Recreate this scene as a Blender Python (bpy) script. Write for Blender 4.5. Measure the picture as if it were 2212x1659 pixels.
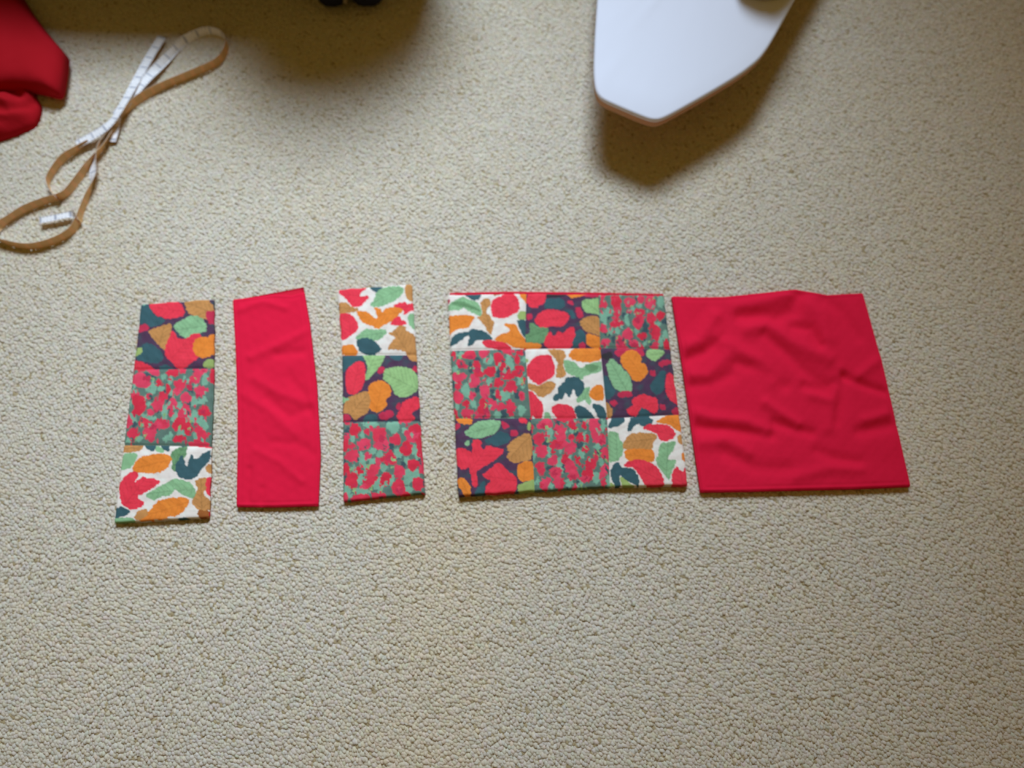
import bpy, math
import numpy as np

# ------------------------------------------------------------------ camera, world, lights, exposure
for o in list(bpy.data.objects):
    bpy.data.objects.remove(o)
scene = bpy.context.scene
COL = scene.collection
PW, PH, FPX = 2212.0, 1659.0, 1700.0
CAM_H, TILT = 1.22, math.radians(19.0)

cam_data = bpy.data.cameras.new('camera')
cam_data.sensor_width = 36.0
cam_data.lens = 36.0 * FPX / PW
cam_data.clip_start = 0.02
cam_data.dof.use_dof = True
cam_data.dof.focus_distance = 1.00
cam_data.dof.aperture_fstop = 2.3
cam = bpy.data.objects.new('camera', cam_data)
cam.location = (0, 0, CAM_H)
cam.rotation_euler = (TILT, 0, 0)
COL.objects.link(cam)
scene.camera = cam

world = bpy.data.worlds.new('room_ambient')
world.use_nodes = True
bg = world.node_tree.nodes['Background']
bg.inputs['Color'].default_value = (1.0, 0.66, 0.15, 1)
bg.inputs['Strength'].default_value = 0.15
scene.world = world

def look_at(o, target):
    from mathutils import Vector
    d = Vector(target) - o.location
    o.rotation_euler = d.to_track_quat('-Z', 'Y').to_euler()

key = bpy.data.lights.new('window_daylight', 'AREA')
key.shape = 'RECTANGLE'
key.size, key.size_y = 1.5, 1.5
key.energy = 24.0
key.color = (0.62, 0.79, 1.0)
key_o = bpy.data.objects.new('window_daylight', key)
key_o.location = (-0.12, 3.15, 2.75)
COL.objects.link(key_o)
look_at(key_o, (-0.36, 0.90, 0))
key.spread = math.radians(43)

vs = scene.view_settings
vs.view_transform = 'Standard'
vs.look = 'None'
vs.gamma = 1.0
vs.use_curve_mapping = False
vs.exposure = 0.0

LIGHT = np.array([0.82, 0.94, 1.08])      # light on a level surface, used to turn seen colours into albedos

# ------------------------------------------------------------------ helpers
CT, ST = math.cos(TILT), math.sin(TILT)
rng = np.random.default_rng(7)

def unproject(P, z=0.0):
    """points of the level plane at height z seen at photo pixels P"""
    P = np.asarray(P, float).reshape(-1, 2)
    z = np.broadcast_to(np.asarray(z, float), (len(P),))
    a = (P[:, 0] - PW / 2) / FPX
    b = -(P[:, 1] - PH / 2) / FPX
    dx, dy, dz = a, b * CT + ST, b * ST - CT
    t = (z - CAM_H) / dz
    return np.stack([dx * t, dy * t, z], 1)

def lin(c):
    c = np.asarray(c, float) / 255.0
    return np.where(c <= 0.04045, c / 12.92, ((c + 0.055) / 1.055) ** 2.4)

def albedo(c):
    return np.clip(lin(c) / LIGHT, 0.003, 0.9)

def mesh_obj(name, V, F, mats, parent=None, smooth=True, colors=None, fmat=None):
    me = bpy.data.meshes.new(name)
    V = np.asarray(V, float)
    F = np.asarray(F) if not isinstance(F, list) else F
    if isinstance(F, np.ndarray):
        n, k = F.shape
        me.vertices.add(len(V)); me.vertices.foreach_set('co', V.ravel())
        me.loops.add(n * k); me.loops.foreach_set('vertex_index', F.ravel().astype(np.int32))
        me.polygons.add(n); me.polygons.foreach_set('loop_start', (np.arange(n) * k).astype(np.int32))
    else:
        me.from_pydata([tuple(v) for v in V], [], F)
    me.update(calc_edges=True)
    if colors is not None:
        at = me.color_attributes.new('Print', 'FLOAT_COLOR', 'POINT')
        c4 = np.ones((len(V), 4)); c4[:, :3] = colors
        at.data.foreach_set('color', c4.ravel())
    for m in (mats if isinstance(mats, (list, tuple)) else [mats]):
        me.materials.append(m)
    if fmat is not None:
        me.polygons.foreach_set('material_index', np.asarray(fmat, np.int32))
    if smooth:
        me.polygons.foreach_set('use_smooth', np.ones(len(me.polygons), bool))
    o = bpy.data.objects.new(name, me)
    COL.objects.link(o)
    if parent is not None:
        o.parent = parent
        o.matrix_parent_inverse = parent.matrix_world.inverted()
    return o

def tag(o, label, cat, group=None):
    o['label'] = label; o['category'] = cat
    if group: o['group'] = group
    return o

def thing(name, label, cat, loc, group=None):
    o = bpy.data.objects.new(name, None)
    o.empty_display_size = 0.02
    o.location = loc
    COL.objects.link(o)
    bpy.context.view_layer.update()
    return tag(o, label, cat, group)

def wave(P, seed, scale, octaves=3):
    """smooth pseudo-random field in [-1,1] from summed sines"""
    r = np.random.default_rng(seed)
    out = np.zeros(len(P)); amp = 1.0; tot = 0
    for k in range(octaves):
        acc = np.zeros(len(P))
        for j in range(4):
            th = r.uniform(0, 2 * math.pi)
            f = (1.0 + 0.6 * r.random()) / scale
            acc += np.sin((P[:, 0] * math.cos(th) + P[:, 1] * math.sin(th)) * f * 2 * math.pi + r.uniform(0, 6.28))
        out += amp * acc / 3.0; tot += amp
        amp *= 0.5; scale *= 0.5
    return np.clip(out / tot, -1, 1)

def chaikin(pts, n=2, closed=True):
    p = np.asarray(pts, float)
    for _ in range(n):
        q = np.roll(p, -1, 0)
        p = np.stack([0.8 * p + 0.2 * q, 0.2 * p + 0.8 * q], 1).reshape(-1, 2)
    return p

def in_poly(P, poly):
    x, y = P[:, 0], P[:, 1]
    res = np.zeros(len(P), bool)
    x0, y0 = poly[:, 0], poly[:, 1]
    x1, y1 = np.roll(x0, -1), np.roll(y0, -1)
    for a, b, c, d in zip(x0, y0, x1, y1):
        if b == d: continue
        m = ((b > y) != (d > y)) & (x < (c - a) * (y - b) / (d - b) + a)
        res ^= m
    return res

def seg_dist(P, line):
    line = np.asarray(line, float)
    best = np.full(len(P), 1e9)
    for a, b in zip(line[:-1], line[1:]):
        d = b - a
        t = np.clip(((P - a) @ d) / max(d @ d, 1e-9), 0, 1)
        best = np.minimum(best, np.hypot(*(P - a - t[:, None] * d).T))
    return best

# ------------------------------------------------------------------ materials
def base_mat(name, rough=0.9, spec=0.15):
    m = bpy.data.materials.new(name)
    m.use_nodes = True
    b = m.node_tree.nodes['Principled BSDF']
    b.inputs['Roughness'].default_value = rough
    b.inputs['Specular IOR Level'].default_value = spec
    return m, m.node_tree, b

def bump_noise(nt, b, scale, strength, dist, detail=3.0):
    tc = nt.nodes.new('ShaderNodeTexCoord')
    nz = nt.nodes.new('ShaderNodeTexNoise')
    nz.inputs['Scale'].default_value = scale
    nz.inputs['Detail'].default_value = detail
    bp = nt.nodes.new('ShaderNodeBump')
    bp.inputs['Strength'].default_value = strength
    bp.inputs['Distance'].default_value = dist
    nt.links.new(tc.outputs['Object'], nz.inputs['Vector'])
    nt.links.new(nz.outputs['Fac'], bp.inputs['Height'])
    nt.links.new(bp.outputs['Normal'], b.inputs['Normal'])
    return nz

def plain(name, rgb, rough=0.9, spec=0.15, bump=None, vary=0.08):
    m, nt, b = base_mat(name, rough, spec)
    c = albedo(rgb)
    tc = nt.nodes.new('ShaderNodeTexCoord')
    nz = nt.nodes.new('ShaderNodeTexNoise'); nz.inputs['Scale'].default_value = 900; nz.inputs['Detail'].default_value = 2
    mx = nt.nodes.new('ShaderNodeMix'); mx.data_type = 'RGBA'
    mx.inputs[6].default_value = (*(c * (1 - vary)), 1)
    mx.inputs[7].default_value = (*np.clip(c * (1 + vary), 0, 0.95), 1)
    nt.links.new(tc.outputs['Object'], nz.inputs['Vector'])
    nt.links.new(nz.outputs['Fac'], mx.inputs[0])
    nt.links.new(mx.outputs[2], b.inputs['Base Color'])
    if bump: bump_noise(nt, b, *bump)
    return m

def printed(name, rough=0.9, spec=0.12, bump=(1500, 0.25, 0.0006)):
    m, nt, b = base_mat(name, rough, spec)
    a = nt.nodes.new('ShaderNodeAttribute'); a.attribute_name = 'Print'
    nt.links.new(a.outputs['Color'], b.inputs['Base Color'])
    if bump: bump_noise(nt, b, *bump)
    return m

M_PRINT = printed('printed_cotton')
M_RED = plain('crimson_cotton', (212, 22, 62), bump=(1200, 0.35, 0.0008))
M_REDBACK = plain('crimson_cotton_back', (196, 26, 56), bump=(1200, 0.35, 0.0008))
M_DEEPRED = plain('deep_red_cloth', (154, 4, 24), bump=(700, 0.3, 0.001))
M_PILE = printed('carpet_yarn', 0.95, 0.05, (2500, 0.5, 0.001))

# ------------------------------------------------------------------ floor and carpet pile
PILE = 0.0036
m, nt, b = base_mat('carpet_backing', 0.95, 0.05)
c = np.array([0.62, 0.53, 0.38])
tc = nt.nodes.new('ShaderNodeTexCoord')
nz = nt.nodes.new('ShaderNodeTexNoise'); nz.inputs['Scale'].default_value = 160; nz.inputs['Detail'].default_value = 4
mx = nt.nodes.new('ShaderNodeMix'); mx.data_type = 'RGBA'
mx.inputs[6].default_value = (*(c * 0.7), 1); mx.inputs[7].default_value = (*(c * 1.25), 1)
nt.links.new(tc.outputs['Object'], nz.inputs['Vector'])
nt.links.new(nz.outputs['Fac'], mx.inputs[0]); nt.links.new(mx.outputs[2], b.inputs['Base Color'])
bump_noise(nt, b, 220, 0.8, 0.004)
floor = mesh_obj('floor', [(-3, -2.5, -PILE), (3, -2.5, -PILE), (3, 3.2, -PILE), (-3, 3.2, -PILE)], [(0, 1, 2, 3)], m)
floor['kind'] = 'structure'
floor['label'] = 'beige cut pile carpet covering the whole floor'
floor['category'] = 'floor'

M_WALL = plain('cream_wall_paint', (214, 204, 180), 0.9, 0.2, (60, 0.05, 0.001), 0.02)
M_TRIM = plain('white_trim_paint', (226, 224, 218), 0.6, 0.3, None, 0.02)
def box_mesh(name, lo, hi, mat):
    (a, b_, c_), (d, e, f) = lo, hi
    V = [(a, b_, c_), (d, b_, c_), (d, e, c_), (a, e, c_), (a, b_, f), (d, b_, f), (d, e, f), (a, e, f)]
    F = [(3, 2, 1, 0), (4, 5, 6, 7), (0, 1, 5, 4), (1, 2, 6, 5), (2, 3, 7, 6), (3, 0, 4, 7)]
    o = mesh_obj(name, V, F, mat, None, False)
    o['kind'] = 'structure'
    return o
box_mesh('wall_back', (-3, 3.35, -PILE), (3, 3.45, 3.6), M_WALL)
box_mesh('baseboard_back', (-3, 3.335, -PILE), (3, 3.35, 0.10), M_TRIM)

def build_pile():
    corners = unproject([(0, 0), (PW, 0), (0, PH), (PW, PH)])
    x0, x1 = corners[:, 0].min() - 0.10, corners[:, 0].max() + 0.10
    y0, y1 = corners[:, 1].min() - 0.08, corners[:, 1].max() + 0.10
    s = 0.0049
    nx, ny = int((x1 - x0) / s), int((y1 - y0) / (s * 0.87))
    gx, gy = np.meshgrid(np.arange(nx), np.arange(ny))
    X = x0 + (gx + 0.5 * (gy % 2)).ravel() * s + rng.normal(0, s * 0.26, nx * ny)
    Y = y0 + gy.ravel() * s * 0.87 + rng.normal(0, s * 0.26, nx * ny)
    # only where the widened view can reach
    half = np.interp(Y, [corners[2, 1], corners[0, 1]], [corners[3, 0], corners[1, 0]]) + 0.10
    k = np.abs(X) < half
    X, Y = X[k], Y[k]
    n = len(X)
    P = np.stack([X, Y], 1)
    r = s * rng.uniform(0.60, 0.86, n)
    speck = rng.random(n) < 0.045 + 0.05 * np.clip(wave(P, 91, 0.03, 2), 0, 1)
    h = PILE * (0.70 + 0.12 * rng.normal(0, 1, n).clip(-2, 2) + 0.06 * wave(P, 5, 0.05)) * np.where(speck, 0.55, 1.0)
    lean_dir = -0.95 + 0.5 * wave(P, 9, 0.35, 2) + rng.normal(0, 0.35, n)
    ux, uy = np.cos(lean_dir), np.sin(lean_dir)
    lean = r * rng.uniform(0.1, 0.6, n)
    K = 4
    V = np.zeros((n, 2 * K + 1, 3))
    for j in range(K):
        a = j * 2 * math.pi / K + math.pi / 4
        for ring, (rs, zs, ls) in enumerate(((1.12, 0.0, 0.0), (0.74, 0.72, 0.6))):
            p, q = 1.35 * math.cos(a) * r * rs + lean * ls, 0.95 * math.sin(a) * r * rs
            V[:, ring * K + j] = np.stack([X + p * ux - q * uy, Y + p * uy + q * ux, -PILE + h * zs], 1)
    V[:, 2 * K] = np.stack([X + lean * ux, Y + lean * uy, -PILE + h], 1)
    F = []
    for j in range(K):
        q = (j + 1) % K
        F += [(j, q, K + q), (j, K + q, K + j), (K + j, K + q, 2 * K)]
    F = (np.array(F)[None] + (np.arange(n) * (2 * K + 1))[:, None, None]).reshape(-1, 3)
    # yarn colours: grey beige with tan and straw plies, and broad warm bands
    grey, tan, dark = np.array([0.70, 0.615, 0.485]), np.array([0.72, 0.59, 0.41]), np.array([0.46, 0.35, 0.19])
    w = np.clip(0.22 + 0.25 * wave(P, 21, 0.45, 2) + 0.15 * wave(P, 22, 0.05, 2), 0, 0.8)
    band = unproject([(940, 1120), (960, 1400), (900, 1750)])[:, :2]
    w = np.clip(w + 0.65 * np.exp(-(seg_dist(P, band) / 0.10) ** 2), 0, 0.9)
    warm = unproject([(2400, -100), (2250, 500), (2260, 1000)])[:, :2]  # yellowish shade of the right side put into the yarn colour
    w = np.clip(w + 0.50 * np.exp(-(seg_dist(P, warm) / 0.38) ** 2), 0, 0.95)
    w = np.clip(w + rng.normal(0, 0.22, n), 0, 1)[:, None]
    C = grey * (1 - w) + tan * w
    d = speck[:, None]
    C = C * (1 + 0.03 * np.stack([rng.normal(0, 0.7, n), rng.normal(0, 0.6, n), rng.normal(0, 1.4, n)], 1).clip(-2, 2))
    C = np.where(d, dark, C) * rng.uniform(0.93, 1.06, n)[:, None]
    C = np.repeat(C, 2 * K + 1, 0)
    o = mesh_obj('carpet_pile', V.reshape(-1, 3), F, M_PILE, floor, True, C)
    o['kind'] = 'stuff'
    print('tufts', n)
build_pile()

# ------------------------------------------------------------------ prints of the patchwork
PAL = dict(R=(226, 60, 80), C=(186, 52, 82), O=(228, 134, 56), T=(188, 138, 84), B=(150, 92, 48), G=(134, 182, 140),
           g=(104, 148, 108), L=(146, 188, 130), y=(150, 176, 108), D=(58, 92, 102), P=(80, 58, 84), K=(54, 52, 58),
           W=(222, 220, 218), F=(92, 120, 112), E=(120, 170, 150), r=(208, 58, 84), d=(62, 84, 94))
PALB = {k: albedo(v) for k, v in PAL.items()}

def parse(s):
    out = []
    for ln in s.strip().split('\n'):
        ln = ln.strip()
        if not ln: continue
        k, rest = ln.split(':')
        nums = [float(t) for t in rest.replace(';', ' ').split()]
        out.append((k, np.array(nums).reshape(-1, 2)))
    return out

def ell(kind, s):
    out = []
    for e in s.split(';'):
        v = [float(t) for t in e.split()]
        if len(v) < 4: continue
        a = math.radians(v[4] if len(v) > 4 else 0)
        t = np.linspace(0, 2 * math.pi, 13)[:-1]
        jag = (1.08 if kind == 'r' else 1.0) + 0.14 * np.cos(3 * t + v[0])
        x, y = v[2] * np.cos(t) * jag, v[3] * np.sin(t) * jag
        out.append((kind, np.stack([v[0] + x * math.cos(a) - y * math.sin(a), v[1] + x * math.sin(a) + y * math.cos(a)], 1)))
    return out

def paint(P, crop, bgc, shapes, seed):
    """flat printed cloth colour at photo points P; shapes were drawn in an enlarged frame (x0, y0, scale)"""
    x0, y0, sc = crop
    Q = np.stack([(P[:, 0] - x0) / sc, (P[:, 1] - y0) / sc], 1)
    if bgc == 'F':
        Q = Q + 24 * np.stack([wave(Q, seed, 130, 2), wave(Q, seed + 1, 130, 2)], 1)
        Q = Q + 15 * np.stack([wave(Q, seed + 7, 48, 2), wave(Q, seed + 8, 48, 2)], 1)
    else:
        Q = Q + 16 * np.stack([wave(Q, seed, 130, 3), wave(Q, seed + 1, 130, 3)], 1)
    C = np.tile(PALB[bgc], (len(P), 1)) * (1 + 0.12 * wave(Q, seed + 2, 300, 2))[:, None]
    if bgc == 'P':
        tint = np.clip(wave(Q, seed + 5, 420, 2), 0, 1)[:, None]
        C = C * (1 - tint) + PALB['d'] * tint
    for i, (k, poly) in enumerate(shapes):
        pl = chaikin(poly, 2)
        lo, hi = pl.min(0), pl.max(0)
        box = np.where(((Q >= lo) & (Q <= hi)).all(1))[0]
        if not len(box): continue
        sel = box[in_poly(Q[box], pl)]
        if not len(sel): continue
        c = np.tile(PALB[k], (len(sel), 1))
        c = c * (1 + 0.10 * wave(Q[sel], seed + 10 + i, 350, 2))[:, None]
        if k == 'r':      # petals vary from brick to rose
            t_ = 0.5 + 0.5 * math.sin(poly[0, 0] * 0.37 + poly[0, 1] * 0.21)
            c = c * np.array([0.94 + 0.1 * t_, 0.7 + 0.7 * t_, 0.7 + 0.7 * t_])
        if k in 'GLTOgR' and len(poly) > 5:
            cen = poly.mean(0)
            u, s_, vt = np.linalg.svd(poly - cen, full_matrices=False)
            q = (Q[sel] - cen) @ vt.T
            vein = (np.abs(q[:, 1]) < 9) | (np.abs(((q[:, 0] + 0.8 * np.abs(q[:, 1])) / 95.0) % 1.0 - 0.5) < 0.07)
            c[vein] *= 0.86 if k in 'RO' else 0.76
        C[sel] = c
    return np.clip(C, 0.003, 0.9)

S = {}
S['s1top'] = ((270, 630, .1145), 'P', parse('''
D:230 600;260 300;360 220;460 260;560 450;800 540;640 650;480 680;380 590
E:300 200;400 180;400 240;330 280
R:450 250;560 190;760 190;980 170;1090 260;1150 430;1000 500;820 520;600 460;500 360
T:1100 140;1400 100;1580 140;1680 330;1640 480;1540 540;1200 420;1150 300
C:1510 380;1680 330;1720 600;1600 620;1540 520
C:180 680;380 600;480 690;420 740;210 780
T:420 740;600 680;840 600;900 660;840 880;760 1120;680 1060;540 900
D:200 1280;260 1050;400 960;560 1010;700 1130;740 1290;600 1360;380 1330
y:140 1230;230 1050;330 1060;320 1160;200 1230
O:160 1000;190 800;240 860;230 960
G:900 640;1080 540;1220 450;1440 470;1540 620;1540 740;1420 790;1290 800;1160 890;1060 840;980 760
R:880 720;980 800;960 880;1150 900;1290 790;1420 800;1480 870;1400 1200;1380 1260;1080 1470;960 1440;880 1330;740 1190;790 960;850 860
O:1270 1040;1320 920;1440 850;1580 860;1700 930;1700 1150;1560 1250;1430 1260;1310 1180
O:1560 830;1690 770;1700 930;1600 920
y:1440 1420;1540 1270;1680 1260;1660 1440
R:100 1270;350 1330;520 1430;640 1520;600 1650;80 1650
D:620 1420;760 1360;920 1440;760 1520'''))
S['s1bot'] = ((230, 940, .12658), 'W', parse('''
T:240 130;480 160;640 140;600 270;400 300;240 300
D:640 140;840 110;830 270;760 280;660 220
D:880 80;1010 60;1100 280;960 260
G:820 200;900 170;1010 290;860 300
G:220 620;270 330;420 290;560 330;430 560
O:420 610;500 440;620 360;900 310;1060 330;1140 390;1060 540;930 640;760 660;560 640
g:1080 310;1250 190;1380 170;1360 380;1220 500;1200 620;1110 600;1130 420
D:1160 120;1400 110;1380 200;1220 180
D:1180 640;1180 500;1290 320;1330 420;1370 560;1410 420;1450 310;1530 430;1640 310;1780 240;1760 440;1640 560;1510 760;1300 760
R:1410 100;1800 80;1800 230;1500 190
R:190 850;300 720;380 640;530 610;550 700;470 830;640 690;700 750;770 730;940 780;880 850;620 1020;520 1030;580 1110;660 1160;600 1230;450 1290;260 1190;220 1000
G:640 1030;820 920;1000 830;1180 730;1290 770;1450 800;1540 990;1500 1100;1380 1050;1280 1010;1160 920;1100 1030;960 1050;800 1120
O:680 1350;800 1200;920 1100;1250 1050;1400 1080;1420 1150;1300 1320;1180 1390;1000 1440;560 1470;500 1430
T:520 1290;700 1250;720 1370;500 1470;480 1380
D:100 1420;110 1280;240 1210;420 1290;340 1370;240 1400
G:90 1420;300 1400;480 1420;470 1500;90 1530
T:1490 780;1720 690;1740 900;1640 1000;1770 1120;1760 1290;1560 1290;1440 1150;1520 1010;1560 900
R:1690 740;1790 690;1790 1080;1700 1000
T:1680 520;1790 480;1790 650;1700 640
B:1540 1270;1770 1290;1770 1440;1580 1430
D:1190 1420;1300 1390;1450 1440;1250 1490
W:1030 1390;1180 1390;1160 1450;1060 1450'''))
S['s3top'] = ((720, 600, .10851), 'W', parse('''
R:90 300;150 180;420 170;680 140;650 230;540 300;530 390;680 350;720 400;640 470;540 580;380 590;280 460;200 370
T:60 520;230 470;330 560;420 600;540 640;420 690;260 700;70 710
R:90 720;260 690;420 780;500 920;490 1050;380 1140;140 1290
O:450 660;640 670;760 740;860 830;880 760;800 590;900 590;1000 700;1000 640;1180 570;1420 600;1330 720;1180 860;1050 930;870 1040;780 960;600 910;520 820
D:690 180;980 130;960 260;840 310
G:720 550;820 430;860 280;1000 180;1260 150;1410 200;1380 320;1240 460;1000 570;800 590
T:1420 120;1560 80;1640 440;1500 480;1420 330
R:1180 560;1300 500;1440 480;1500 540;1610 450;1640 620;1480 700;1390 760;1400 620;1250 600
R:1120 930;1200 820;1300 760;1360 830;1460 870;1440 950;1220 950
G:1470 800;1540 700;1650 680;1660 1080;1520 960
G:430 1200;560 1080;640 1010;800 1040;1000 1020;1080 1080;1000 1180;860 1280;640 1190;480 1240
D:440 1250;620 1190;780 1230;900 1330;980 1440;760 1560;520 1490
T:1060 1110;1240 1040;1300 950;1430 960;1460 1060;1660 1150;1720 1660;1520 1600;1400 1450;1200 1430;1070 1440;1140 1290;1250 1180
O:140 1360;400 1310;510 1510;380 1570;160 1530'''))
S['s3mid'] = ((730, 750, .10851), 'P', parse('''
D:40 180;300 160;470 150;560 300;400 260;200 400;60 560
L:440 130;640 140;700 80;940 80;920 230;850 370;700 540;560 690;530 600;600 440;560 260
R:430 260;530 330;560 520;530 730;440 880;330 950;190 930;140 720;160 470;260 350
D:970 130;1130 90;1320 90;1280 220;1200 290;1080 240
T:1320 60;1600 0;1600 300;1440 260
C:850 370;950 400;920 520;800 540;780 480
C:1480 420;1560 340;1640 500;1500 480
L:920 440;1120 390;1280 380;1480 440;1600 560;1640 740;1560 880;1460 960;1280 1010;1140 950;1080 820;1040 740;900 650
O:590 800;700 690;880 660;1020 740;1070 880;1040 990;940 1060;1000 1140;860 1290;760 1300;590 1220;640 1060;600 930
T:100 1160;220 980;400 930;560 860;660 1000;620 1260;560 1330;420 1400;340 1470;230 1320;90 1320
G:50 970;180 1010;230 1040;80 1140
C:50 1330;230 1340;270 1460;50 1490
D:520 1400;620 1320;780 1350;800 1500;480 1480
C:780 1320;1080 1240;1130 1370;960 1440;850 1440
D:900 1470;1100 1430;1180 1500;950 1560
C:1140 1150;1260 1080;1260 1250;1180 1260
R:1260 1220;1280 1080;1440 1030;1530 970;1650 1010;1640 1200;1440 1330;1560 1400;1440 1480;1280 1520;1140 1370'''))
S['b00'] = ((960, 620, .09043), 'W', parse('''
D:400 130;900 150;840 300;700 330;540 230
G:80 420;300 290;440 220;560 300;780 340;880 520;910 700;860 720;700 640;580 590;430 480;420 560;200 560;80 580
g:160 390;340 310;560 390;780 500;860 600;760 560;520 470;300 470
C:40 300;120 280;150 350;40 400
O:60 680;400 670;740 690;700 780;620 900;540 1000;380 990;240 1050;80 1200;70 900
T:840 380;960 270;1080 260;1110 440;1010 520;1000 640;1080 660;1130 800;1210 830;1160 980;1130 1160;1050 1110;960 920;760 720;900 700;900 540
B:1150 80;1450 60;1400 180;1180 220
R:1100 440;1150 300;1420 180;1520 80;1640 140;1760 280;1810 480;1760 600;1640 650;1500 740;1320 750;1160 720;1110 560
O:1730 60;2000 40;2000 420;1860 300
y:1730 700;1800 570;2000 560;2000 780;1760 770
D:1720 780;2000 770;2000 1250;1850 1130;1780 950
O:1180 1260;1330 1140;1560 1070;1560 1000;1380 880;1700 870;1780 1040;1850 1150;2000 1290;2000 1480;1640 1440;1480 1330;1300 1310
D:100 1450;160 1220;280 1110;560 1070;640 1000;860 1030;1030 1100;1190 1260;980 1290;840 1260;760 1270;680 1380;560 1430;550 1330;610 1200;560 1150;440 1260;240 1380
R:880 1300;1040 1260;1240 1290;1440 1320;1560 1400;1640 1560;1480 1560;1200 1470;980 1440'''))
S['b01'] = ((1125, 620, .09042), 'P', parse('''
R:120 300;200 80;560 60;620 180;560 420;440 440;380 520;200 480
K:580 260;640 110;1040 80;1080 220;900 250
O:1060 100;1400 100;1600 170;1400 230;1180 280
C:1400 200;1900 120;1900 240;1600 250
D:570 350;640 270;900 260;1060 320;1060 470;980 540;760 520;560 520
C:1080 330;1240 320;1280 440;1180 440
C:1290 500;1400 470;1480 600;1510 720;1380 770;1330 650
L:1440 360;1560 280;1700 300;1900 240;1920 660;1760 640;1560 620;1480 520
T:1380 830;1560 700;1900 680;1940 1200;1780 1130;1560 1080;1440 940
O:1560 1100;1760 1150;1960 1200;1960 1500;1780 1470;1560 1380
D:1080 560;1240 540;1330 760;1240 780;1160 660
D:1300 1080;1420 990;1560 1120;1550 1340;1380 1360;1300 1470;1230 1420;1250 1260
C:1400 1340;1520 1300;1560 1480;1380 1480
C:120 640;260 620;280 760;160 810
R:310 810;420 640;560 550;740 530;960 580;1120 620;1170 720;1100 860;980 960;780 940;500 980;400 920
g:190 860;290 850;400 960;600 970;680 1010;640 1160;560 1330;340 1380;200 1390;100 1250;100 1120;230 1100
R:560 1260;640 1130;710 1050;790 1210;900 1030;1000 1140;1100 1000;1270 930;1310 1160;1240 1290;1230 1420;1080 1500;720 1500;560 1400
O:60 1250;160 1340;470 1340;510 1450;200 1500;80 1500'''))
S['b11'] = ((1120, 740, .10852), 'W', parse('''
T:560 120;900 130;960 270;900 330;890 480;960 620;860 720;740 700;760 520;790 400;700 300
R:140 520;220 400;320 280;480 240;640 240;690 360;740 540;700 690;540 770;420 860;260 760;160 640
T:110 830;260 800;400 870;540 790;640 760;760 840;680 980;520 1080;400 1090;300 960;130 900
R:60 1000;240 940;340 1040;420 1150;500 1230;480 1500;380 1560;290 1440;220 1540;150 1250
O:980 260;1070 110;1350 90;1660 90;1660 340;1460 390;1300 400;1100 360
G:890 340;1000 360;1130 400;1230 530;1380 420;1660 360;1670 560;1540 610;1400 640;1290 680;1260 760;1180 690;960 620;900 480
g:1290 440;1480 430;1620 470;1540 580;1400 600
D:700 1190;690 1060;800 1000;770 900;880 820;960 680;1180 680;1250 760;1300 780;1320 960;1240 1110;1160 1110;1100 890;1020 1130;920 980;900 1120;800 1140
O:1390 1020;1460 900;1580 830;1690 840;1720 1150;1560 1170;1430 1100
G:1140 1110;1260 1040;1320 900;1440 870;1390 1040;1460 1180;1400 1260;1320 1130;1180 1230
R:640 1290;760 1220;960 1230;1080 1290;1140 1420;1180 1560;960 1560;820 1560;680 1400
D:1100 1300;1220 1240;1320 1290;1480 1420;1560 1560;1240 1560;1160 1480
D:1460 1220;1600 1220;1740 1320;1790 1620;1600 1520;1520 1360
G:520 1380;600 1380;680 1540;500 1540
y:80 340;180 300;200 380;100 420'''))
S['b12'] = ((1285, 740, .10852), 'P', parse('''
C:380 180;480 100;900 80;1000 220;920 300;640 140;500 300;420 260
K:90 250;330 160;360 300;220 360
D:110 680;240 640;330 860;430 970;360 1080;260 1150;150 1050
G:220 440;320 310;420 370;560 520;690 650;740 800;740 980;620 960;560 1000;440 960;340 830;260 640
O:500 380;520 260;640 150;800 140;930 280;920 400;1020 450;1060 580;1000 710;880 780;750 760;700 650;560 480
L:1000 220;1080 110;1260 120;1420 180;1260 340;1160 380;1050 300
C:1240 420;1400 330;1600 370;1400 470;1280 490
C:1080 560;1200 550;1220 660;1120 680
D:1080 860;1240 660;1300 560;1420 560;1380 760;1380 960;1240 1060;1130 980
R:1390 860;1420 640;1500 590;1600 680;1680 1000;1700 1260;1560 1200;1440 1080
C:430 1020;500 980;640 960;740 980;740 1080;600 1090;480 1100
C:290 1180;400 1120;460 1220;360 1290
R:610 1350;700 1280;760 1260;720 1130;860 1060;980 1020;1100 1080;1250 1100;1260 1360;1180 1430;1080 1360;940 1290;870 1360;840 1470;700 1450
T:170 1150;260 1190;370 1360;310 1500;260 1600;220 1400
D:880 1330;960 1290;1120 1400;1160 1560;900 1560
C:1290 1220;1400 1230;1420 1340;1300 1350
C:1500 1340;1700 1260;1740 1460;1560 1440'''))
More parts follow.
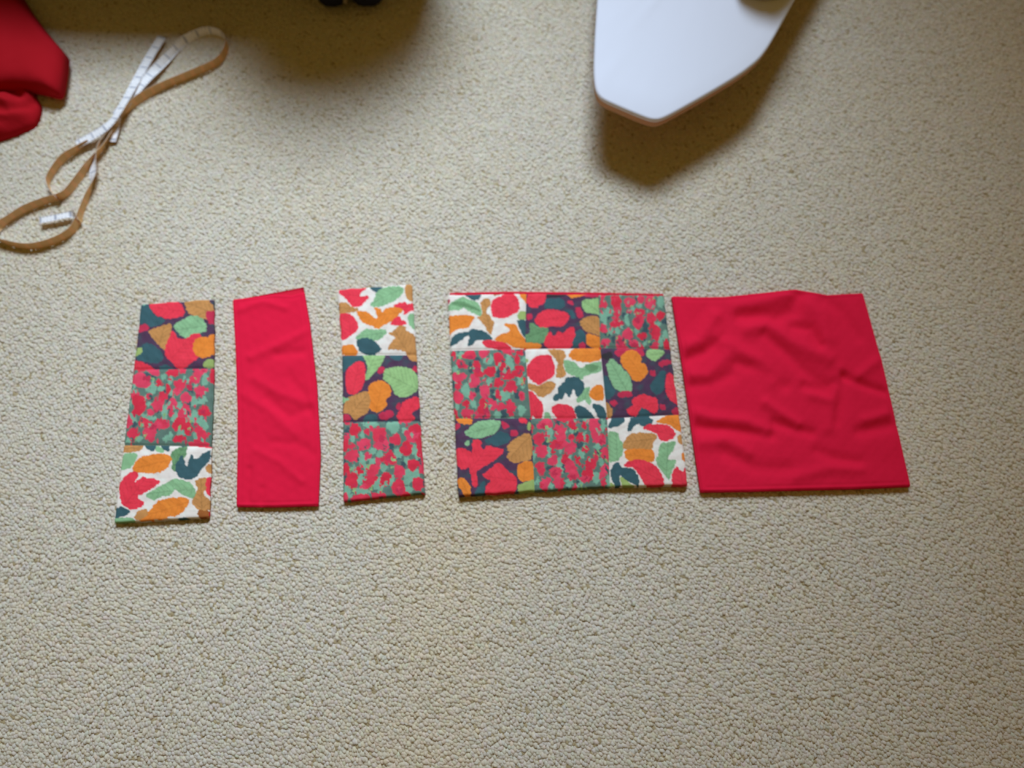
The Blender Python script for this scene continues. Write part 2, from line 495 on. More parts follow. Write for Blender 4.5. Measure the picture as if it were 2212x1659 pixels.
S['b20'] = ((970, 890, .12055), 'P', parse('''
O:80 110;420 100;420 220;220 220
C:70 200;230 220;110 350
G:270 370;380 270;500 170;760 130;930 150;920 270;820 390;640 460;460 480;310 420
C:930 150;1020 180;1090 250;1020 320;950 280
R:1240 130;1320 90;1420 140;1390 210;1280 190
C:1090 380;1130 320;1210 320;1250 380;1210 440;1130 440
D:620 490;800 420;900 340;1080 390;1110 500;1020 580;880 620;760 580;660 560
y:1410 190;1470 180;1460 340;1400 320
T:1040 620;1140 490;1300 410;1470 370;1510 700;1460 870;1260 900;1140 920;1040 830;1040 760;1100 730;1040 680
G:260 570;350 490;380 580;300 620
R:90 640;300 650;430 760;400 520;520 480;600 540;560 620;640 690;660 590;800 620;860 650;990 660;950 750;840 850;700 940;560 1020;480 1060;520 1240;500 1350;420 1330;380 1100;360 990;240 1040;130 960
R:580 1130;720 1040;820 930;900 910;1000 980;1060 1080;1180 1130;1220 1230;1210 1400;1100 1500;640 1540;660 1310;760 1230;660 1190
O:1220 1060;1230 940;1360 880;1530 890;1550 1220;1400 1240;1280 1250;1220 1160
y:1220 1310;1360 1260;1570 1180;1580 1450;1240 1450
O:130 1220;230 1170;310 1220;390 1340;390 1520;330 1560;220 1420
D:430 1500;520 1340;640 1220;660 1330;620 1520'''))
S['b22'] = ((1300, 890, .10852), 'W', parse('''
D:120 260;220 80;440 70;480 170;360 280;160 330
D:500 400;540 180;600 80;900 40;1040 180;980 260;800 300;740 240;660 260;580 380
O:1050 210;1180 120;1340 40;1600 30;1650 430;1480 370;1340 240
R:790 340;880 250;1060 240;1300 240;1420 330;1480 440;1420 530;1280 590;1140 570;1120 470;1000 390
T:1480 480;1660 420;1700 640;1540 660
G:90 380;330 400;350 560;430 620;420 840;350 950;280 980;130 1010
T:420 660;460 540;560 430;800 410;1040 430;1120 500;1020 620;1010 760;430 760
O:430 730;1010 730;1060 860;1040 1000;900 1000;480 980
G:1130 640;1330 600;1480 570;1440 740;1340 860;1300 950;1500 950;1440 1080;1370 1250;1340 1380;1240 1240;1100 1060;1060 920;1130 880
R:420 1040;560 970;740 940;940 990;1060 1060;1180 1200;1250 1400;1220 1510;900 1500;780 1340;700 1190;600 1100;460 1100
D:170 1160;240 1020;340 1000;390 1110;520 1110;640 1140;720 1260;750 1380;740 1510;640 1420;480 1360;330 1240;400 1510;280 1510;200 1350
y:350 1290;400 1290;560 1400;680 1490;480 1520;400 1480
R:1380 1260;1470 1080;1530 1110;1600 1210;1670 1080;1760 1200;1760 1420;1700 1530;1400 1510
O:1580 890;1600 810;1680 790;1740 880;1700 980;1620 970
y:150 1380;280 1470;160 1500'''))
S['b21'] = ((1140, 890, .11453), 'F',
 ell('d', '560 170 60 90; 880 380 80 80; 640 1000 60 90; 430 1070 90 60; 980 620 80 70; 1340 730 80 60; 340 600 50 80; 120 560 60 60')
 + ell('E', '400 420 80 120 15;1110 140 60 90;1420 250 50 130;1010 790 50 110 -25;1310 660 60 70;590 960 60 120 10;400 760 30 120;640 1070 30 110 -20;780 1340 70 80;990 1320 60 60;1290 1230 90 110;190 1280 30 80;120 820 30 120;440 1390 40 60;830 370 40 70;1390 950 50 80;620 740 40 50;1540 1300 60 120')
 + ell('r', '330 230 150 100 -20;75 310 30 80;210 510 100 120 10;260 740 105 120;610 380 110 150;640 560 80 160 10;520 620 110 80 -20;840 240 90 90 30;700 90 200 90;1060 250 40 70 -15;1010 480 100 90;1120 490 40 70;1270 330 100 230 -8;1380 520 100 90 20;1300 120 50 70;800 680 110 110 20;820 480 60 60;470 910 80 110 35;720 900 80 110 -20;820 1060 100 160 -25;860 1190 100 100;1090 700 60 60;950 940 35 70 -30;1180 980 100 110;1140 1170 100 110;1280 850 40 110 -10;1460 800 70 140 -8;1440 1110 70 150 25;240 1060 80 130 -20;530 1150 110 110;330 1350 90 120 25;580 1350 80 130 -15;910 1420 60 60;1430 1330 50 70;1070 1260 100 60;650 1330 40 80')
 + ell('C', '300 270 70 50;560 640 60 50;860 1230 60 50;1400 560 60 40;500 1150 50 60'))
S['b10'] = ((960, 740, .10851), 'F',
 ell('d', '1180 1420 70 80;520 500 50 120;1620 200 50 80;640 330 70 50;980 1050 60 120;660 920 60 90;1450 1040 60 90;180 850 60 70;1080 620 50 90')
 + ell('E', '310 230 70 60;840 370 70 80;930 340 40 110;210 530 70 70;430 960 80 150 -15;900 790 60 110;1330 450 60 110;1280 330 60 120;580 1220 60 110 -25;1200 1060 110 110;1540 1340 80 110;1060 1440 80 80;260 1290 40 60;1490 760 50 90;1330 1530 80 60;240 790 40 50;1600 340 60 70')
 + ell('r', '180 230 60 50;500 240 130 90 -10;780 210 90 90;340 430 120 70 35;650 480 80 130 -20;920 580 110 100;1080 330 100 130 -20;1200 560 100 160 -10;1500 180 70 80;1450 330 50 110;1490 560 90 110;290 680 140 90;590 770 110 130;700 620 100 70;1080 810 100 90;1330 880 120 120;1250 690 100 60;280 860 60 70;800 980 90 150;560 1050 60 70;270 1090 90 130 -10;1060 1030 50 80;430 1230 60 80;460 1420 120 110;760 1290 90 160 10;960 1230 80 120 -25;1320 1300 90 150 -8;1130 1280 90 70;220 1430 40 110;800 1460 120 60;1540 1060 60 90;1570 1550 90 60;650 1490 40 70;1240 150 150 70 20;1570 760 40 90;1400 640 90 60')
 + ell('C', '660 540 60 70;830 1340 60 80;1180 620 60 70;500 300 80 40;330 470 70 40'))
S['s1mid'] = ((260, 780, .12055), 'F',
 ell('d', '470 250 60 40;570 300 60 50;880 680 60 60;760 540 60 40;1230 780 50 70;240 1140 60 60;620 1210 70 50;1260 530 60 50;230 440 40 60')
 + ell('E', '900 340 50 70 20;590 480 60 120;500 500 40 60;730 490 70 50;1520 340 60 110;1360 460 40 60;940 600 40 70;430 660 50 50;1330 720 60 110;1480 710 90 60 -30;800 900 70 130;1060 800 40 90 20;510 1010 140 50 15;230 1010 60 110 -30;980 1000 50 100 25;1330 1000 70 120;1430 1080 60 90;1520 1160 60 110;1080 1290 70 60;1340 1340 40 70;340 1390 60 60;150 1420 50 50;900 1330 40 90;520 770 60 40;1220 350 50 50;190 750 40 50;820 1390 60 60;780 280 50 60')
 + ell('r', '330 80 140 90 20;350 350 180 130 10;600 190 120 60 20;940 210 110 70;690 390 60 60;1370 260 70 140;1070 430 100 100;1020 540 70 60;1440 540 110 90;260 610 80 100 -20;340 760 120 160 -20;510 630 50 60;760 640 90 90;680 800 110 100 -20;860 520 40 90;1180 660 100 90;930 780 90 110 30;1160 950 110 160;1500 900 100 100;540 930 60 60;150 1080 50 120;440 1110 130 80 20;740 1130 110 100;530 1300 110 140;230 1290 110 90;1080 1130 150 110 -10;1220 1240 80 90;1060 1390 110 60 -10;1420 1330 110 160;1400 1480 180 60;910 940 40 70 20;1300 320 60 60;1640 250 40 140;1490 170 70 60;650 1150 100 60;300 920 100 50;1120 170 60 50')
 + ell('E', '1080 1290 60 50;1340 1340 40 70;1060 800 30 80 20') + ell('C', '1480 910 40 50;480 310 80 50;560 1180 60 60;1240 470 60 60'))
S['b02'] = ((1280, 620, .09043), 'F',
 ell('d', '1250 960 70 150;1720 820 60 80;750 680 60 80;500 1250 50 90;380 680 60 90;1080 270 60 80;1250 1060 80 80;900 1350 60 80;360 1130 90 60')
 + ell('E', '260 740 80 170 -15;390 600 100 110;820 800 60 160 -10;1640 360 110 140;1510 600 50 80;960 520 50 80;1050 1050 60 80;1740 1160 90 130;1620 1310 60 130;430 1050 70 100;590 1050 70 80;1560 880 80 60;1110 440 80 60;1250 1330 50 80;700 950 60 60')
 + ell('r', '250 400 90 100;560 370 120 180 -10;600 560 90 80;880 360 130 110;880 590 50 70;1150 290 80 110;1380 360 120 180;1120 620 130 100;1090 850 120 160 15;570 870 150 90 -10;580 680 60 90;1400 740 110 120;1620 680 110 100 -35;1490 1080 120 200 -15;260 990 80 110 -30;840 1120 120 130;1190 1180 110 90;310 1320 100 90;660 1300 110 130;1000 1340 150 90 20;1480 1400 110 80;1770 1370 70 140 -10;1430 930 60 140;700 1500 160 100;1160 1480 100 80;240 210 80 60')
 + ell('C', '1060 800 60 80;660 1320 70 90;1000 1380 90 50;300 1360 60 50'))
S['s3bot'] = ((730, 890, .13263), 'F',
 ell('d', '830 150 90 60;620 860 50 60;1060 850 40 70;980 720 60 70;140 310 50 50;110 800 30 50;130 1090 40 70;1300 760 50 80;870 580 50 60')
 + ell('E', '540 200 110 60;560 110 100 90;900 240 110 110 -30;690 670 50 80 20;560 640 60 60;400 800 60 150 -10;560 800 80 60;650 1190 70 130 -10;880 1110 40 100 15;1150 1060 90 130;1270 650 60 130 -15;1120 790 50 60;750 920 60 90;400 1280 130 70;160 1290 60 130 -15;980 680 60 90;370 1090 50 90;1260 1000 80 60;270 960 40 120;1330 350 50 60;1080 300 50 60;1150 1260 70 60;240 440 40 70;400 360 40 70')
 + ell('r', '270 280 90 100;480 320 45 60;680 400 110 160;720 540 120 90;140 420 50 70;120 550 60 100;430 520 100 90;940 450 90 90;1220 380 130 110;1330 500 60 120;1110 600 90 120;230 720 120 100;490 720 60 60;840 760 100 110;660 830 45 90 -15;1220 860 90 90;130 940 60 110;230 1120 100 130;350 960 45 70 -20;560 960 100 110;510 1130 100 100;780 1100 90 130 20;1000 970 90 110;990 1230 110 130;1320 1170 110 110;1370 900 60 100;380 1400 140 70;660 1370 110 60;1100 90 150 90;140 100 80 100;800 60 120 70;1360 650 50 150;110 1400 50 70;1130 1340 80 40;220 560 60 50;1260 270 100 70;400 1220 50 40')
 + ell('E', '640 1180 50 110 -10;880 1110 30 90 15') + ell('C', '840 760 60 60;1000 1280 70 60;130 120 50 60;720 440 50 60'))

# small buds and leaflets scattered between the traced flowers
for k_, (crop_, bg_, sh_) in list(S.items()):
    if bg_ == 'F':
        rr = np.random.default_rng(len(sh_) + int(crop_[0]))
        small = []
        for q_ in range(70):
            kind_ = ('r', 'E', 'C', 'E', 'd', 'r', 'L')[q_ % 7]
            small += ell(kind_, '%f %f %f %f %f' % (rr.uniform(80, 1600), rr.uniform(100, 1560), rr.uniform(14, 26), rr.uniform(30, 60), rr.uniform(-40, 40)))
        S[k_] = (crop_, bg_, sh_ + small)

# ------------------------------------------------------------------ sewn patchwork pads
def lerp_grid(c00, c10, c01, c11, nu, nv):
    u, v = np.meshgrid(np.linspace(0, 1, nu), np.linspace(0, 1, nv))
    u, v = u.ravel()[:, None], v.ravel()[:, None]
    P = (1 - v) * ((1 - u) * c00 + u * c10) + v * ((1 - u) * c01 + u * c11)
    return P, u[:, 0], v[:, 0]

def grid_faces(nu, nv, off=0):
    i, j = np.meshgrid(np.arange(nu - 1), np.arange(nv - 1))
    a = (j * nu + i).ravel() + off
    return np.stack([a, a + nu, a + nu + 1, a + 1], 1)

def border(nu, nv):
    top = list(range(nu)); right = [r * nu + nu - 1 for r in range(1, nv)]
    bot = [(nv - 1) * nu + k for k in range(nu - 2, -1, -1)]; left = [r * nu for r in range(nv - 2, 0, -1)]
    return np.array(top + right + bot + left)

def add_skirt(V, F, nu, nv, zb, inset=0.0):
    """close the sheet at its rim down to height zb"""
    bd = border(nu, nv)
    low = V[bd].copy(); low[:, 2] = zb
    if inset:
        c = V[bd].mean(0); d = low - c; low[:, :2] -= inset * (d / np.linalg.norm(d[:, :2], axis=1)[:, None])[:, :2]
    n0 = len(V)
    k = np.arange(len(bd)); k2 = np.roll(k, -1)
    S_ = np.stack([bd[k2], n0 + k2, n0 + k, bd[k]], 1)[:, ::-1]
    return np.vstack([V, low]), np.vstack([F, S_]), bd

def patch(parent, key, c00, c10, c01, c11, T, outer, seed, label):
    """one printed cloth square; outer = (left, right, top, bottom) edges that lie on the rim"""
    crop, bgc, shapes = S[key]
    c = [np.array(p, float) for p in (c00, c10, c01, c11)]
    W = 0.5 * (np.hypot(*(c[1] - c[0])) + np.hypot(*(c[3] - c[2])))
    H = 0.5 * (np.hypot(*(c[2] - c[0])) + np.hypot(*(c[3] - c[1])))
    nu, nv = int(W / 1.5), int(H / 1.5)
    P, u, v = lerp_grid(*c, nu, nv)
    mm = 0.00076
    z = np.full(len(P), T)
    for d, out in ((u * W * mm, outer[0]), ((1 - u) * W * mm, outer[1]), (v * H * mm, outer[2]), ((1 - v) * H * mm, outer[3])):
        if out:
            r = 0.0042
            k = np.clip(d / r, 0, 1)
            z -= r * (1 - np.sqrt(np.clip(1 - (1 - k) ** 2, 0, 1)))
        else:
            z -= 0.0014 * np.exp(-(d / 0.0022) ** 2) + 0.0008 * np.exp(-(d / 0.008) ** 2)
    env = np.clip(np.minimum(np.minimum(u, 1 - u) * W, np.minimum(v, 1 - v) * H) / 12, 0, 1)
    z += 0.0010 * np.sin(math.pi * u) * np.sin(math.pi * v) + env * (0.0006 * wave(P, seed, 70, 2) + 0.0003 * wave(P, seed + 3, 22, 2))
    # wavering cut edge on the rim
    Pw = P.copy()
    wv = 1.3 * wave(P, seed + 40, 60, 2)
    Pw[:, 0] += np.where(outer[0], 1, 0) * wv * (1 - u) ** 6 + np.where(outer[1], 1, 0) * wv * u ** 6
    Pw[:, 1] += np.where(outer[2], 1, 0) * wv * (1 - v) ** 6 + np.where(outer[3], 1, 0) * wv * v ** 6
    V = unproject(Pw, T); V[:, 2] = z
    C = paint(P, crop, bgc, shapes, seed)
    F = grid_faces(nu, nv)
    V, F, bd = add_skirt(V, F, nu, nv, 0.0)
    C = np.vstack([C, C[bd]])
    o = mesh_obj('patch', V, F, M_PRINT, parent, True, C)
    o['label'] = label
    return o

def slab(name, outline_px, zlo, zhi, mat, parent=None, bevel=0.0015):
    """flat cloth layer from an outline on the floor"""
    p = np.asarray(outline_px, float)
    n = len(p)
    area = np.sum(p[:, 0] * np.roll(p[:, 1], -1) - np.roll(p[:, 0], -1) * p[:, 1])
    if area > 0: p = p[::-1]
    top = unproject(p, zhi)
    cen = top[:, :2].mean(0)
    rings = []
    for z, ins in ((zlo, bevel), (zlo + bevel, 0), (zhi - bevel, 0), (zhi, bevel)):
        q = top.copy(); d = q[:, :2] - cen
        q[:, :2] -= d / np.linalg.norm(d, axis=1)[:, None] * ins
        q[:, 2] = z
        rings.append(q)
    V = np.vstack(rings)
    F = [tuple(range(n))[::-1], tuple(3 * n + np.arange(n))]
    for k in range(3):
        for i in range(n):
            j = (i + 1) % n
            F.append((k * n + i, k * n + j, (k + 1) * n + j, (k + 1) * n + i))
    return mesh_obj(name, V, [tuple(int(t) for t in f) for f in F], mat, parent, False)

DESC = {'top': '', }
def pad(name, label, cat, rows, keys, T, labels, seed, back_px, group=None):
    rows = [[np.array(p, float) for p in r] for r in rows]
    allp = np.array([p for r in rows for p in r])
    base = unproject([allp.mean(0)], 0)[0]
    t = thing(name, label, cat, tuple(base), group)
    nr, nc = len(rows) - 1, len(rows[0]) - 1
    for i in range(nr):
        for j in range(nc):
            patch(t, keys[i][j], rows[i][j], rows[i][j + 1], rows[i + 1][j], rows[i + 1][j + 1], T,
                  (j == 0, j == nc - 1, i == 0, i == nr - 1), seed + 97 * (i * nc + j), labels[keys[i][j]])
    slab('backing', back_px, -0.001, T - 0.0036, M_REDBACK, t)
    return t

LAB = {}
for k in S:
    bgc = S[k][1]
    LAB[k] = {'P': 'dark purple patch printed with autumn leaves', 'W': 'white patch printed with autumn leaves',
              'F': 'green patch printed with small red flowers'}[bgc]

pad('patchwork_strip', 'patchwork strip at the far left with the white leaf patch at its bottom end', 'patchwork',
    [[(303, 656), (460, 645)], [(287, 798), (460, 795)], [(266, 961), (455, 964)], [(245, 1130), (450, 1118)]],
    [['s1top'], ['s1mid'], ['s1bot']], 0.0085, LAB, 100,
    [(309, 661), (455, 652), (456, 800), (452, 1115), (249, 1127), (288, 800)], 'three patch strips')
pad('patchwork_strip', 'patchwork strip between the red strip and the square, white leaf patch on top', 'patchwork',
    [[(729, 624), (889, 612)], [(738, 767), (899, 766)], [(740, 911), (907, 909)], [(741, 1084), (918, 1066)]],
    [['s3top'], ['s3mid'], ['s3bot']], 0.0085, LAB, 500,
    [(735, 630), (884, 619), (897, 770), (915, 1064), (744, 1081), (741, 800)], 'three patch strips')
pad('patchwork_square', 'nine patch square of leaf and flower prints beside the plain red square', 'patchwork',
    [[(967, 636), (1137, 633), (1293, 635), (1435, 637)], [(973, 757), (1134, 753), (1297, 751), (1449, 754)],
     [(982, 903), (1147, 903), (1312, 903), (1468, 895)], [(990, 1072), (1155, 1061), (1318, 1052), (1487, 1048)]],
    [['b00', 'b01', 'b02'], ['b10', 'b11', 'b12'], ['b20', 'b21', 'b22']], 0.0110, LAB, 900,
    [(971, 632), (1100, 629), (1290, 631), (1433, 634), (1484, 1046), (1155, 1058), (993, 1068)])

# ------------------------------------------------------------------ plain red pieces
def resample(line, n):
    line = np.asarray(line, float)
    d = np.r_[0, np.cumsum(np.hypot(*np.diff(line, axis=0).T))]
    t = np.linspace(0, d[-1], n)
    return np.stack([np.interp(t, d, line[:, 0]), np.interp(t, d, line[:, 1])], 1)

def coons(top, bottom, left, right, nu, nv):
    T_, B_, L_, R_ = resample(top, nu), resample(bottom, nu), resample(left, nv), resample(right, nv)
    u, v = np.meshgrid(np.linspace(0, 1, nu), np.linspace(0, 1, nv))
    u3, v3 = u[..., None], v[..., None]
    P = (1 - v3) * T_[None] + v3 * B_[None] + (1 - u3) * L_[:, None] + u3 * R_[:, None] \
        - ((1 - u3) * (1 - v3) * T_[0] + u3 * (1 - v3) * T_[-1] + (1 - u3) * v3 * B_[0] + u3 * v3 * B_[-1])
    return P.reshape(-1, 2), u.ravel(), v.ravel()

def red_panel(name, parent, top, bottom, left, right, T, folds, seed, mat, zb=0.0, lift=None, dens=2.2):
    W, H = np.hypot(*(np.array(top[0]) - top[-1])), np.hypot(*(np.array(left[0]) - left[-1]))
    nu, nv = int(W / dens), int(H / dens)
    P, u, v = coons(top, bottom, left, right, nu, nv)
    mm = 0.00076
    z = np.full(len(P), T)
    for d in (u * W * mm, (1 - u) * W * mm, v * H * mm, (1 - v) * H * mm):
        k = np.clip(d / 0.004, 0, 1)
        z -= 0.004 * (1 - np.sqrt(np.clip(1 - (1 - k) ** 2, 0, 1)))
    edge = np.minimum(np.minimum(u, 1 - u) * W, np.minimum(v, 1 - v) * H)
    env = np.clip(edge / 14, 0, 1)
    # stitched hem line just inside the rim
    z -= 0.0006 * np.exp(-((edge - 9) / 3.0) ** 2)
    for amp, width, line in folds:
        z += (0.25 + 0.75 * env) * 1.5 * amp * np.exp(-(seg_dist(P, line) / width) ** 2)
    z += env * (0.0007 * wave(P, seed, 110, 2) + 0.0003 * wave(P, seed + 1, 30, 2))
    if lift is not None: z += lift(P, u, v)
    V = unproject(P, T); V[:, 2] = np.maximum(z, zb + 0.0008)
    F = grid_faces(nu, nv)
    V, F, bd = add_skirt(V, F, nu, nv, zb)
    return mesh_obj(name, V, F, mat, parent)

# narrow strip
st_t = thing('red_fabric_strip', 'plain crimson fabric strip lying between the two patchwork strips', 'fabric',
             tuple(unproject([(595, 860)], 0)[0]))
F1 = lambda pts: [(470 + .3254 * x, 590 + .3254 * y) for x, y in pts]
red_panel('front_panel', st_t, [(501, 645), (545, 640), (590, 634), (630, 636), (656, 628)], [(509, 1094), (590, 1095), (686, 1092)],
          [(501, 645), (507, 753), (511, 883), (511, 980), (509, 1094)], [(656, 628), (668, 697), (683, 828), (691, 980), (686, 1092)],
          0.0090, [(0.0016, 10, F1([(220, 560), (420, 470), (600, 380)])), (-0.0016, 11, F1([(390, 540), (560, 520)])),
                   (0.0014, 12, F1([(250, 700), (420, 800), (620, 860)])), (-0.0014, 12, F1([(330, 830), (470, 950), (600, 900)])),
                   (0.0012, 12, F1([(170, 800), (330, 900), (500, 1050)])), (-0.0012, 12, F1([(480, 690), (600, 850), (650, 960)])),
                   (0.0010, 9, F1([(260, 1180), (420, 1260), (560, 1380)])), (-0.0012, 8, F1([(210, 1300), (200, 1500)])),
                   (-0.0010, 8, F1([(300, 1430), (290, 1530)])), (0.0012, 8, F1([(130, 250), (300, 190), (450, 230)])),
                   (-0.0010, 10, F1([(350, 1120), (520, 1130), (640, 1200)]))], 31, M_RED)
red_panel('back_panel', st_t, [(503, 647), (560, 636), (610, 627), (655, 618)], [(512, 1090), (683, 1088)],
          [(503, 647), (514, 883), (512, 1090)], [(655, 618), (667, 700), (688, 980), (683, 1088)], 0.0032, [], 33, M_REDBACK, -0.001, None, 8)

# square
sq_t = thing('red_fabric_square', 'plain crimson wrinkled fabric square at the right end of the row', 'fabric',
             tuple(unproject([(1710, 850)], 0)[0]))
F2 = lambda pts: [(1420 + .3074 * x, 600 + .3074 * y) for x, y in pts]
fold2 = [(0.0042, 17, F2([(150, 500), (300, 450), (400, 280)])), (-0.0026, 13, F2([(210, 570), (330, 520), (450, 420)])),
         (-0.0040, 17, F2([(590, 260), (830, 280), (960, 230), (1010, 130)])), (0.0036, 16, F2([(560, 210), (760, 170), (900, 120)])),
         (0.0040, 17, F2([(640, 360), (760, 330), (900, 430), (1060, 510), (1200, 570)])),
         (-0.0034, 12, F2([(960, 340), (1080, 360), (1140, 470)])), (-0.0030, 14, F2([(760, 400), (900, 520), (1020, 640), (1160, 740)])),
         (0.0034, 16, F2([(430, 420), (580, 520), (700, 580), (820, 720)])), (-0.0026, 14, F2([(560, 600), (720, 640), (900, 760)])),
         (0.0030, 16, F2([(210, 690), (350, 690), (480, 560)])), (-0.0022, 14, F2([(230, 760), (380, 740), (520, 680)])),
         (0.0019, 13, F2([(1280, 640), (1240, 850), (1200, 1060)])), (-0.0020, 15, F2([(1310, 700), (1290, 860), (1260, 1000)])),
         (-0.0036, 10, F2([(1320, 690), (1440, 750), (1600, 800)])), (0.0026, 12, F2([(1400, 700), (1500, 620), (1590, 560)])),
         (0.0030, 14, F2([(240, 950), (400, 990), (620, 1010), (760, 1080)])), (-0.0032, 13, F2([(280, 1050), (520, 1070), (800, 1110)])),
         (-0.0030, 12, F2([(830, 1020), (960, 1060), (1080, 1090)])), (0.0030, 12, F2([(760, 880), (880, 960), (980, 1030)])),
         (0.0026, 15, F2([(300, 1160), (480, 1140), (640, 1230)])), (-0.0024, 16, F2([(480, 1230), (700, 1340), (920, 1340)])),
         (0.0024, 14, F2([(980, 1400), (1200, 1340), (1420, 1340)])), (-0.0024, 13, F2([(1130, 1220), (1260, 1270), (1420, 1300)])),
         (-0.0030, 12, F2([(1040, 760), (1180, 790), (1240, 740)])), (0.0022, 12, F2([(1080, 820), (1200, 860)])),
         (-0.0030, 14, F2([(1420, 1080), (1540, 1060), (1680, 1030)])), (0.0026, 12, F2([(1460, 1000), (1600, 960)])),
         (0.0036, 20, F2([(1050, 180), (1130, 260), (1180, 420)])), (-0.0020, 14, F2([(1180, 160), (1300, 240), (1420, 420)]))]
red_panel('front_panel', sq_t, [(1452, 638), (1510, 640), (1568, 639), (1635, 632), (1721, 623), (1760, 630), (1789, 635), (1866, 631)],
          [(1515, 1062), (1600, 1061), (1727, 1058), (1850, 1055), (1970, 1050)], [(1452, 638), (1469, 748), (1486, 861), (1500, 960), (1515, 1062)],
          [(1866, 631), (1888, 710), (1912, 797), (1943, 932), (1970, 1050)], 0.0110, fold2, 51, M_RED)
red_panel('back_panel', sq_t, [(1456, 641), (1866, 634)], [(1517, 1058), (1966, 1047)],
          [(1456, 641), (1517, 1058)], [(1866, 634), (1966, 1047)], 0.0035, [], 53, M_REDBACK, -0.001, None, 8)

# ------------------------------------------------------------------ measuring tape
M_TAPE = printed('tape_face', 0.45, 0.4, None)
M_TAPEBACK = printed('tape_reverse', 0.5, 0.4, None)

def catmull(K, step):
    K = np.asarray(K, float)
    A = np.vstack([2 * K[0] - K[1], K, 2 * K[-1] - K[-2]])
    out = []
    for i in range(1, len(A) - 2):
        p0, p1, p2, p3 = A[i - 1:i + 3]
        n = max(4, int(np.hypot(*(p2 - p1)[:2]) / step))
        for t in np.linspace(0, 1, n, endpoint=False):
            out.append(0.5 * (2 * p1 + (p2 - p0) * t + (2 * p0 - 5 * p1 + 4 * p2 - p3) * t ** 2 + (3 * p1 - p0 - 3 * p2 + p3) * t ** 3))
    out.append(A[-2])
    return np.array(out)

WHITE_T, BLUE_T, TAN_T, ORANGE_T = albedo((226, 230, 240)), albedo((158, 166, 184)), albedo((206, 172, 122)), albedo((220, 176, 128))
def ribbon(name, parent, keys, width=0.0178, step=1.6):
    """flat tape: keys are (px, py, centre height in mm, roll in degrees; 0 = face up, 90 = standing on edge)"""
    Q = catmull(keys, step)
    c = unproject(Q[:, :2], Q[:, 2] / 1000.0)
    tg = np.gradient(c, axis=0); tg[:, 2] *= 0.3
    tg /= np.linalg.norm(tg, axis=1)[:, None]
    side = np.stack([-tg[:, 1], tg[:, 0], np.zeros(len(tg))], 1)
    side /= np.linalg.norm(side, axis=1)[:, None]
    roll = np.radians(Q[:, 3])[:, None]
    up = np.array([[0, 0, 1.0]])
    ax = side * np.cos(roll) + up * np.sin(roll)        # across the tape
    nm = -side * np.sin(roll) + up * np.cos(roll)       # printed face normal
    w, h = width / 2, 0.00035
    s = np.r_[0, np.cumsum(np.linalg.norm(np.diff(c, axis=0), axis=1))]
    n = len(c)
    nw = 7
    V, C = [], []
    for side_i, sg in ((0, 1), (1, -1)):
        for k in range(nw):
            a = (k / (nw - 1) * 2 - 1)
            V.append(c + ax * (w * a) + nm * (h * sg))
            if side_i == 0:
                inch = (s * 1000 % 25.4)
                mark = (inch < 3.4) & (abs(a) < 0.8)
                fine = ((s * 1000 % 6.35) < 1.3) & (abs(a) > 0.5)
                col = np.where((mark | fine)[:, None], BLUE_T, WHITE_T)
            else:
                mark = ((s * 1000 % 20) < 7) & (abs(a) < 0.8)
                col = np.where(mark[:, None], ORANGE_T, TAN_T)
            C.append(col)
    V, C = np.vstack(V), np.vstack(C)
    V[:, 2] = np.maximum(V[:, 2], -0.002)
    F, fm = [], []
    i = np.arange(n - 1)
    for k in range(nw - 1):
        F.append(np.stack([k * n + i, (k + 1) * n + i, (k + 1) * n + i + 1, k * n + i + 1], 1)[:, ::-1]); fm += [0] * (n - 1)
        o = nw * n
        F.append(np.stack([o + k * n + i, o + (k + 1) * n + i, o + (k + 1) * n + i + 1, o + k * n + i + 1], 1)); fm += [1] * (n - 1)
    for k, fl in ((0, False), (nw - 1, True)):
        q = np.stack([k * n + i, k * n + i + 1, nw * n + k * n + i + 1, nw * n + k * n + i], 1)
        F.append(q[:, ::-1] if fl else q); fm += [0] * (n - 1)
    return mesh_obj(name, V, np.vstack(F), [M_TAPE, M_TAPEBACK], parent, True, C, fm)

tp = thing('tape_measure', 'white soft tape measure with a tan reverse, loosely knotted into two loops', 'tape measure',
           tuple(unproject([(230, 270)], 0)[0]))
ribbon('tape_tail', tp, [(350, 80, 6, 0), (322, 125, 8, 0), (296, 172, 12, 5), (268, 222, 16, 15), (248, 255, 18, 20),
                         (228, 275, 16, 5), (200, 293, 12, 0), (166, 312, 10, -5)])
ribbon('tape_loop', tp, [(252, 250, 11, 20), (280, 212, 12, 8), (318, 168, 11, 10), (352, 132, 10, 40), (392, 92, 7.2, 68), (440, 68, 7.2, 72),
                         (476, 72, 7.2, 80), (490, 98, 7.2, 95), (470, 132, 7.2, 96), (412, 160, 7.2, 98), (350, 186, 7.2, 98),
                         (300, 214, 7.2, 105), (268, 244, 7, 70), (252, 268, 6, 20), (246, 285, 6, 0), (240, 306, 5, 0)])
ribbon('tape_loop', tp, [(236, 270, 8, 0), (222, 292, 9, 40), (212, 318, 9, 70), (204, 345, 9, 50), (201, 372, 9, 25), (199, 395, 9, 60),
                         (188, 425, 7.2, 88), (176, 455, 7.2, 90), (168, 480, 7.2, -268), (150, 503, 7.2, -268)][:8]
       + [(168, 478, 7.2, 100), (150, 502, 7.2, 98), (112, 522, 7.2, 99), (66, 532, 7.2, 99), (22, 526, 7.2, 98), (-8, 514, 7.2, 98), (-16, 498, 7.2, 180),
          (10, 478, 7.2, 264), (52, 452, 7.2, 264), (96, 434, 7.2, 263), (138, 420, 7.2, 265), (164, 392, 7.2, 262), (190, 356, 7.2, 270), (222, 318, 8, 290), (240, 285, 7, 310)])
